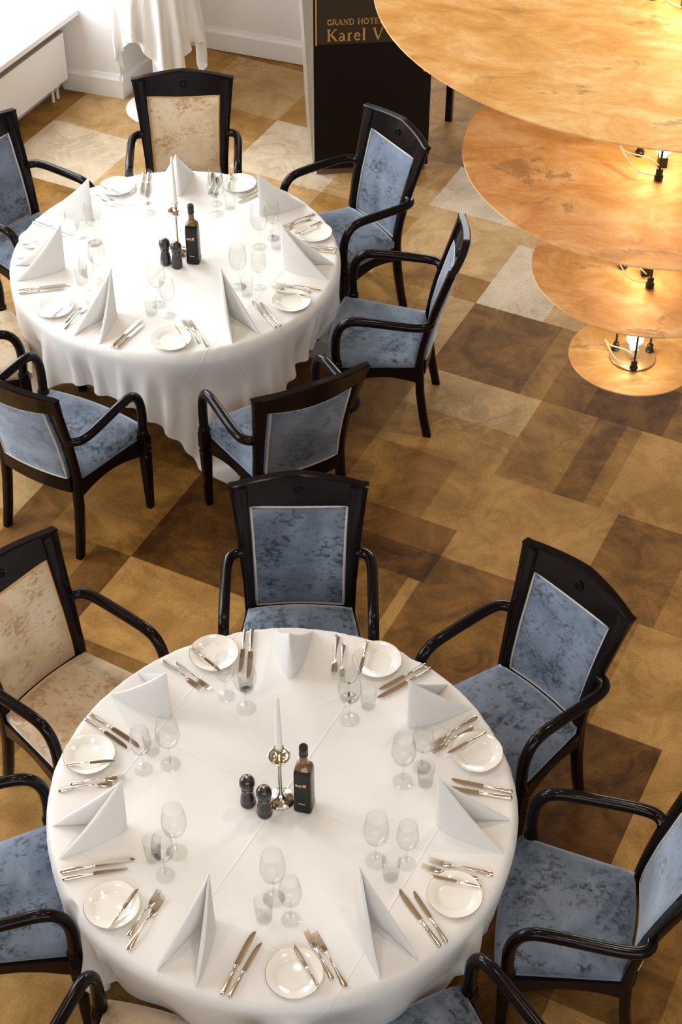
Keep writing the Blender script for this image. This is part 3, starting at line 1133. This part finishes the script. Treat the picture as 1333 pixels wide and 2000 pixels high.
for key, ctr, az, pd, cut, tw, sw in SEATS:
    def put(kind, r_, a, z, heading, lab, cat, grp):
        o = PR[kind].get()
        p = pol(ctr, r_, a)
        o.location = (p.x, p.y, z)
        o.rotation_euler = (0, 0, heading - math.pi / 2)
        tag(o, lab, cat, grp + ' on the ' + tw)
        return o

    def stick(kind, ra, aa, rb, ab, z, lab, cat, grp):
        a_, b_ = pol(ctr, ra, aa), pol(ctr, rb, ab)
        d = b_ - a_
        return put(kind, ra, aa, z, math.atan2(d.y, d.x), lab, cat, grp)
    j_ = lambda s: rj.uniform(-s, s)
    f_ = 'for the ' + sw + ', ' + tw
    put('napkin', .560, az, TOP, R(az + 180) + j_(.04), 'standing folded white napkin ' + f_, 'napkin', 'standing folded napkins')
    put('plate', .742, az + pd, TOP, j_(3), 'gilt rimmed white side plate ' + f_, 'plate', 'side plates')
    bk = stick('bk', .806, az + pd + 5.4, .640, az + pd + 1.2 + j_(1), TOP + .0150, 'butter knife on the side plate ' + f_, 'knife', 'butter knives')
    stick('k1', .834, az + cut[0], .572, az + cut[0] + 4.7 + j_(.4), TOP, 'longer silver dinner knife ' + f_, 'knife', 'dinner knives')
    stick('k2', .837, az + cut[1], .615, az + cut[1] + 5.0 + j_(.4), TOP, 'shorter silver starter knife ' + f_, 'knife', 'starter knives')
    stick('f1', .817, az + cut[2], .588, az + cut[2] - 4.3 + j_(.5), TOP, 'longer silver dinner fork ' + f_, 'fork', 'dinner forks')
    stick('f2', .778, az + cut[3], .578, az + cut[3] - 4.9 + j_(.5), TOP, 'shorter silver starter fork ' + f_, 'fork', 'starter forks')
    put('w1', .440 + j_(.006), az + 21.2 + j_(.6), TOP, j_(3), 'large clear wine glass ' + f_, 'glass', 'large wine glasses')
    put('w2', .529 + j_(.004), az + 27.6 + j_(.6), TOP, j_(3), 'small clear wine glass ' + f_, 'glass', 'small wine glasses')
    put('tu', .524 + j_(.004), az + 18.2 + j_(.5), TOP, j_(3), 'stemless clear water tumbler ' + f_, 'glass', 'water tumblers')


# ---------------------------------------------------------------- centrepieces
def make_bottle():
    t = empty('oil_bottle')

    def ring(hw, z, p):
        out = []
        for k in range(32):
            q = 2 * math.pi * k / 32
            c, s = math.cos(q), math.sin(q)
            out.append((hw * math.copysign(abs(c) ** (2 / p), c), hw * math.copysign(abs(s) ** (2 / p), s), z))
        return out
    MB().loft([ring(.026, 0, 5), (ring(.0335, .004, 6)), ring(.035, .02, 6), ring(.0325, .034, 6), ring(.0325, .20, 6), ring(.032, .215, 5), ring(.029, .229, 4)]).build('body', MT['black_glass'], t, angle=45)
    MB().loft([ring(.029, .229, 4), ring(.022, .240, 3), ring(.0165, .249, 2.3), ring(.0145, .258, 2), ring(.0142, .292, 2)]).build('neck', MT['amber_glass'], t, angle=50)
    MB().lathe([(.0150, .288), (.0165, .290), (.0165, .300), (.0150, .303), (.0160, .306), (.0160, .334), (.0135, .338)], 24).build('cap', MT['cap'], t)
    # print on the face turned to the camera (local -y)
    pr_ = MB()
    n = 16
    pr_.add([(.010, -.03285, .158)] + [(.010 + .0065 * math.cos(2 * math.pi * k / n), -.03285, .158 + .0065 * math.sin(2 * math.pi * k / n)) for k in range(n)], [(0, 1 + k, 1 + (k + 1) % n) for k in range(n)])
    pr_.build('orange_emblem', MT['label_orange'], t, smooth=False)
    w_ = MB()
    rr = random.Random(2)
    x = -.023
    while x < .000:                                            # tiny illegible maker's line
        hgt = rr.uniform(.004, .008)
        w_.box(x, x + .0018, -.0330, -.0326, .151, .151 + hgt)
        x += .0034
    w_.box(-.023, .017, -.0330, -.0326, .1475, .1487)
    x = -.012
    while x < .010:
        w_.box(x, x + .0016, -.0330, -.0326, .049, .049 + rr.uniform(.003, .006))
        x += .0030
    w_.build('printed_lines', MT['label_white'], t, smooth=False)
    return t


def make_mill():
    t = empty('pepper_mill')
    MB().lathe([(.001, 0), (.0270, 0), (.0285, .004), (.0285, .018), (.0270, .021), (.0280, .024), (.0260, .045), (.0215, .068), (.0200, .078), (.0235, .084), (.0240, .088), (.0200, .0925)], 28).build('body', MT['mill'], t)
    MB().lathe([(.0205, .0928), (.0250, .098), (.0290, .112), (.0285, .126), (.0235, .139), (.0140, .147), (.0050, .149)], 28).build('head', MT['mill'], t)
    MB().lathe([(.0065, .146), (.0065, .151), (.0040, .154), (.001, .1545)], 14).build('finial', MT['brass'], t)
    return t


def make_candlestick():
    t = empty('candlestick')
    s = MT['steel']
    MB().lathe([(.001, 0), (.050, 0), (.051, .004), (.048, .009), (.046, .014), (.034, .020), (.020, .024), (.013, .032), (.010, .036)], 36).build('base', s, t)
    MB().lathe([(.0098, .0362), (.0075, .06), (.0068, .18), (.0085, .222), (.012, .228)], 20).build('stem', s, t)
    MB().lathe([(.010, .2285), (.024, .230), (.036, .240), (.0395, .251), (.0385, .2515), (.034, .242), (.022, .234), (.010, .2335)], 32).build('drip_pan', s, t)
    MB().lathe([(.0100, .2336), (.0150, .240), (.0155, .292), (.0168, .298), (.0150, .298), (.0135, .290), (.012, .262), (.001, .262)], 24, caps=False).build('cup', s, t)
    return t


def make_candle():
    t = empty('taper_candle')
    MB().lathe([(.0112, .263), (.0128, .30), (.0105, .42), (.0068, .54), (.0055, .558), (.001, .562)], 18).build('wax_body', MT['wax'], t)
    MB().tube([(0, 0, .558), (.001, 0, .566), (.002, .001, .572)], .0011, 6).build('wick', MT['label_white'], t)
    return t


PB_, PM_, PCS, PCD = Proto(make_bottle), Proto(make_mill), Proto(make_candlestick), Proto(make_candle)
for tw, ctr, bt, cd, ms, rz in (('near table', N_T, (.094, -30), (.02, -105), ((.127, -164), (.100, -127)), R(-14)), ('far table', F_T, (.115, -28), (.030, 60), ((.085, -120), (.105, -80)), R(-10))):
    def at(o, ra, z=TOP, rz_=0.0):
        p = pol(ctr, *ra)
        o.location = (p.x, p.y, z)
        o.rotation_euler = (0, 0, rz_)
        return o
    tag(at(PB_.get(), bt, rz_=rz), 'dark square oil bottle with black cap at the centre of the ' + tw, 'bottle', 'oil bottles')
    tag(at(PCS.get(), cd), 'slim silver candlestick with drip pan at the centre of the ' + tw, 'candlestick', 'candlesticks')
    tag(at(PCD.get(), cd), 'tall white taper candle standing in the candlestick of the ' + tw, 'candle', 'taper candles')
    for m_, nm in zip(ms, ('left', 'right')):
        tag(at(PM_.get(), m_), 'black wooden pepper mill, the %s one of the pair on the %s' % (nm, tw), 'pepper mill', 'pepper and salt mills')

# ---------------------------------------------------------------- cocktail table in the corner
CT = Vector((-1.222, 10.075, 0))
ct = empty('cocktail_table', CT)
tag(ct, 'tall cocktail table on a round white base in the room corner', 'table')
MB().lathe([(.001, 0), (.236, 0), (.242, .005), (.242, .013), (.235, .018), (.08, .030), (.045, .034), (.001, .034)], 48).build('base', MT['gloss_paint'], ct)
MB().lathe([(.040, .0342), (.040, 1.05)], 24).build('post', MT['gloss_paint'], ct)
MB().lathe([(.24, 1.05), (.25, 1.055), (.25, 1.070), (.24, 1.074)], 48).build('tabletop', MT['gloss_paint'], ct)
P, U_, V_ = drape(.262, 1.083, 1.22, 58, R(65), CT.x, CT.y, [], [], steps=110, iters=10, seed=9, off=(0.08, -0.085), fold=0.02)
o = cloth_object('cocktail_tablecloth', P, U_, V_, tuple(CT), MT['cloth'])
tag(o, 'white cloth hanging in pointed corners from the tall cocktail table', 'tablecloth')

# ---------------------------------------------------------------- lectern
LA = Vector((-0.176, 9.226, 0))
LB = Vector((0.545, 9.300, 0))
ld = (LB - LA)
lw = ld.length
lec = empty('lectern', LA, math.atan2(ld.y, ld.x))
tag(lec, 'tall dark lectern with gold hotel lettering beside the white back wall', 'lectern')
LH = 1.36
# local: x along the front, front at y = 0, body toward +y
MB().box(0.0, lw, 0.0, .42, .045, LH).build('body', MT['lectern'], lec, smooth=False)
MB().box(.015, lw - .015, .012, .40, 0.0, .045).build('plinth', MT['plinth'], lec, smooth=False)
# flared pale side cheek
rings = []
for z, w in ((.10, .012), (.35, .026), (.7, .040), (1.0, .055), (1.2, .066), (LH, .078)):
    rings.append([(-w, .02, z), (-.0005, .004, z), (-.0005, .41, z), (-w, .40, z)])
MB().loft(rings).build('side_cheek', MT['side'], lec, smooth=False)
MB().box(-.03, lw + .03, -.03, .44, LH, LH + .03).build('top', MT['lectern'], lec, smooth=False)
sg = MB().box(.02, lw - .015, -.014, -.0005, .905, LH - .02).build('sign_panel', MT['sign'], lec, smooth=False)
MB().box(.012, .0198, -.016, -.0005, .90, LH - .02).build('gold_strip', MT['letter'], lec, smooth=False)
kn = MB().lathe([(.014, 0), (.016, .004), (.007, .008), (.007, .018), (.014, .024), (.012, .032), (.001, .035)], 16).build('knob', MT['brass'], lec)
kn.location = (lw - .045, -.0005, .72)
kn.rotation_euler = (R(90), 0, 0)

# stroke-built serif lettering (units: cap height 1)
def letter_strokes(ch):
    tk, tn, sf = .17, .08, .055
    L_ = {
        'G': (.78, [('c', .42, .5, .36, .46, 40, 320, tk), ('l', .74, .42, .74, .10, tk), ('l', .58, .42, .88, .42, sf)]),
        'R': (.80, [('l', .16, 0, .16, 1, tk), ('l', .02, 0, .32, 0, sf), ('l', .02, 1, .4, 1, sf), ('c', .38, .76, .24, .22, -90, 90, tn * 1.5), ('l', .16, .53, .4, .53, sf), ('l', .4, .52, .74, .02, tk), ('l', .64, 0, .86, 0, sf)]),
        'A': (.86, [('l', .08, 0, .43, 1, tn), ('l', .43, 1, .78, 0, tk), ('l', .2, .34, .64, .34, sf), ('l', -.02, 0, .2, 0, sf), ('l', .64, 0, .92, 0, sf)]),
        'N': (.90, [('l', .14, 0, .14, 1, tn), ('l', .14, 1, .78, 0, tk), ('l', .78, 0, .78, 1, tn), ('l', .02, 0, .26, 0, sf), ('l', .64, 1, .92, 1, sf), ('l', -.02, 1, .2, 1, sf)]),
        'D': (.86, [('l', .16, 0, .16, 1, tk), ('l', .02, 0, .4, 0, sf), ('l', .02, 1, .4, 1, sf), ('c', .36, .5, .42, .5, -90, 90, tk * .85)]),
        'H': (.92, [('l', .16, 0, .16, 1, tk), ('l', .76, 0, .76, 1, tk), ('l', .16, .5, .76, .5, sf), ('l', .02, 0, .3, 0, sf), ('l', .02, 1, .3, 1, sf), ('l', .62, 0, .9, 0, sf), ('l', .62, 1, .9, 1, sf)]),
        'O': (.92, [('c', .45, .5, .38, .48, 0, 360, tk * .85)]),
        'T': (.80, [('l', .40, 0, .40, 1, tk), ('l', .04, 1, .76, 1, sf), ('l', .05, 1, .05, .8, sf), ('l', .75, 1, .75, .8, sf), ('l', .26, 0, .54, 0, sf)]),
        'E': (.76, [('l', .16, 0, .16, 1, tk), ('l', .02, 1, .66, 1, sf), ('l', .02, 0, .7, 0, sf), ('l', .16, .52, .52, .52, sf), ('l', .66, 1, .66, .8, sf), ('l', .7, 0, .7, .22, sf), ('l', .52, .62, .52, .42, sf)]),
        'L': (.72, [('l', .16, 0, .16, 1, tk), ('l', .02, 1, .3, 1, sf), ('l', .02, 0, .66, 0, sf), ('l', .66, 0, .66, .22, sf)]),
        'K': (.88, [('l', .16, 0, .16, 1, tk), ('l', .02, 0, .32, 0, sf), ('l', .02, 1, .32, 1, sf), ('l', .2, .42, .72, 1, tn), ('l', .36, .58, .78, 0, tk), ('l', .6, 1, .86, 1, sf), ('l', .66, 0, .92, 0, sf)]),
        'V': (.86, [('l', .08, 1, .42, 0, tk), ('l', .42, 0, .76, 1, tn), ('l', -.04, 1, .22, 1, sf), ('l', .62, 1, .9, 1, sf)]),
        'a': (.60, [('l', .44, .02, .44, .5, tk), ('c', .27, .48, .17, .17, 0, 160, tn), ('c', .24, .17, .18, .16, 60, 330, tn * 1.3), ('l', .44, .02, .56, .02, sf)]),
        'r': (.48, [('l', .16, 0, .16, .64, tk), ('l', .02, 0, .32, 0, sf), ('l', .02, .64, .16, .64, sf), ('c', .32, .46, .16, .18, 60, 160, tn * 1.2)]),
        'e': (.58, [('c', .29, .32, .22, .31, 10, 330, tn * 1.4), ('l', .1, .36, .5, .36, sf)]),
        'l': (.32, [('l', .16, 0, .16, 1.04, tk), ('l', .02, 0, .3, 0, sf), ('l', .02, 1.04, .16, 1.04, sf)]),
        'u': (.46, [('l', .10, .08, .10, .5, tn), ('c', .22, .14, .12, .13, 180, 360, tn), ('l', .34, .02, .34, .5, tn)]),
        ' ': (.42, []),
    }
    return L_[ch]


def lettering(name, text, x0, z0, size, track, parent, y):
    x = x0
    for ch in text:
        w, st = letter_strokes(ch)
        if st:
            mb = MB()
            for s in st:
                if s[0] == 'l':
                    pts = [(s[1], s[2]), (s[3], s[4])]
                    wd = s[5]
                else:
                    _, cx, cz, rx, rz_, a0, a1, wd = s
                    pts = [(cx + rx * math.cos(R(a0 + (a1 - a0) * k / 14)), cz + rz_ * math.sin(R(a0 + (a1 - a0) * k / 14))) for k in range(15)]
                rings = []
                for k, (px, pz) in enumerate(pts):
                    qx, qz = pts[min(k + 1, len(pts) - 1)]
                    ox, oz = pts[max(k - 1, 0)]
                    dx, dz = qx - ox, qz - oz
                    l = math.hypot(dx, dz) or 1
                    nx_, nz_ = -dz / l * wd / 2, dx / l * wd / 2
                    rings.append([((px + nx_) * size, y, (pz + nz_) * size), ((px - nx_) * size, y, (pz - nz_) * size), ((px - nx_) * size, y - .004, (pz - nz_) * size), ((px + nx_) * size, y - .004, (pz + nz_) * size)])
                mb.loft(rings)
            o_ = mb.build(name, MT['letter'], parent, smooth=False)
            o_.location = (x, 0, z0)
        x += (w + track) * size
    return x


lettering('letter', 'GRAND HOTEL', .083, 1.030, .0345, .11, sg, -.0142)
lettering('letter', 'Karel V', .080, .928, .072, .10, sg, -.0142)

# dark side table behind the lamp: one leg shows
st = empty('side_table', (0.713, 9.936, 0), R(-20))
tag(st, 'dark wooden table behind the gold lamp, only one leg showing', 'table')
for (x, y) in ((0, 0), (.75, 0), (0, .6), (.75, .6)):
    MB().box(x - .021, x + .021, y - .021, y + .021, 0, .70).build('leg', MT['wood'], st, smooth=False)
MB().box(-.06, .81, -.06, .66, .70, .735).build('tabletop', MT['wood'], st, smooth=False)

# ---------------------------------------------------------------- tiered gold disc pendant
LX, LY = 0.862, 3.915
DISCS = [(2.600, .189), (2.905, .323), (3.268, .539), (3.735, .787)]
lamp = empty('pendant_lamp', (LX, LY, DISCS[0][0]))
tag(lamp, 'tiered pendant lamp of four gold leaf discs with glowing bulbs', 'lamp')
z00 = DISCS[0][0]


def dish_z(r_, Rd):
    return -0.055 * Rd * (1 - (r_ / Rd) ** 2)


RODR = [.058, .066, .075, .09]
for k, (z, Rd) in enumerate(DISCS):
    zz = z - z00
    nr = 14
    top = [(Rd * i / nr, zz + dish_z(Rd * i / nr, Rd)) for i in range(nr + 1)]
    bot = [(r_, q - .004) for r_, q in top]
    d = MB().lathe(top + bot[::-1], 112, caps=False).build('disc', MT['gold'], lamp, angle=50)
    zb = zz + dish_z(0, Rd)
    if k == 0:
        MB().lathe([(.001, zb + .001), (.066, zb + .003), (.067, zb + .006), (.066, zb + .008), (.001, zb + .007)], 40, caps=False).build('hammered_plate', MT['hammered'], d)
    zu = DISCS[k + 1][0] - z00 + dish_z(.06, DISCS[k + 1][1]) - .004 if k < 3 else zz + 3.0
    for q in range(3):
        a = R((-95, 25, 145)[q] + (0, 8, -10, 4)[k])
        rr_ = RODR[k]
        x, y = rr_ * math.cos(a), rr_ * math.sin(a)
        z0 = zz + dish_z(rr_, Rd)
        MB().lathe([(.0035, z0), (.0035, zu)], 8, (x, y, 0)).build('rod', MT['black_metal'], lamp)
        MB().lathe([(.010, z0 + .001), (.0125, z0 + .004), (.0125, z0 + .013), (.0095, z0 + .015), (.0095, z0 + .030), (.006, z0 + .034)], 14, (x, y, 0)).build('foot_nut', MT['black_metal'], lamp)
    # socket and bulb
    s0 = zb + (.008 if k == 0 else .0005)
    sk = MB().box(-.012, .012, -.012, .012, s0, s0 + .030).build('socket', MT['porcelain'] if k in (0,) else MT['black_metal'], lamp, smooth=False)
    bk_ = (1.0, 1.1, 1.25, 1.3)[k]
    bl = MB().lathe([(.010, s0 + .0302), (.0115, s0 + .038), (.0150 * bk_, s0 + .046), (.0225 * bk_, s0 + .055), (.0255 * bk_, s0 + .063), (.0235 * bk_, s0 + .072), (.014 * bk_, s0 + .078), (.001, s0 + .080)], 28)
    bl.build('bulb', MT['bulb'], lamp)
    pl = bpy.data.lights.new('bulb_light', 'POINT')
    pl.energy = (0.9, 1.2, 2.6, 2.2)[k]
    pl.color = (1.0, 0.82, 0.60)
    pl.shadow_soft_size = 0.045
    po = bpy.data.objects.new('bulb_light', pl)
    C.objects.link(po)
    po.parent = lamp
    po.location = (0, 0, s0 + (.135, .18, .21, .24)[k])
    # loose flex loop
    lp = [(.0, -.013, s0 + .01), (-.03, -.03, s0 + .045), (-.075, -.02, s0 + .055), (-.085, .01, s0 + .05), (-.06, -.05, s0 + .028), (-.02, -.060, s0 + .014), (.004, -.052, s0 + .02)]
    if k >= 2:
        lp = [(x * 1.25 - .01, y * 1.2, s0 + (z_ - s0) * (1.0 if k == 2 else 2.4)) for x, y, z_ in lp]
    MB().tube(crv(lp, 6), .0021, 6).build('flex', MT['flex'], lamp)
MB().lathe([(.16, 6.955 - z00), (.16, 6.995 - z00)], 32).build('ceiling_rose', MT['hammered'], lamp)
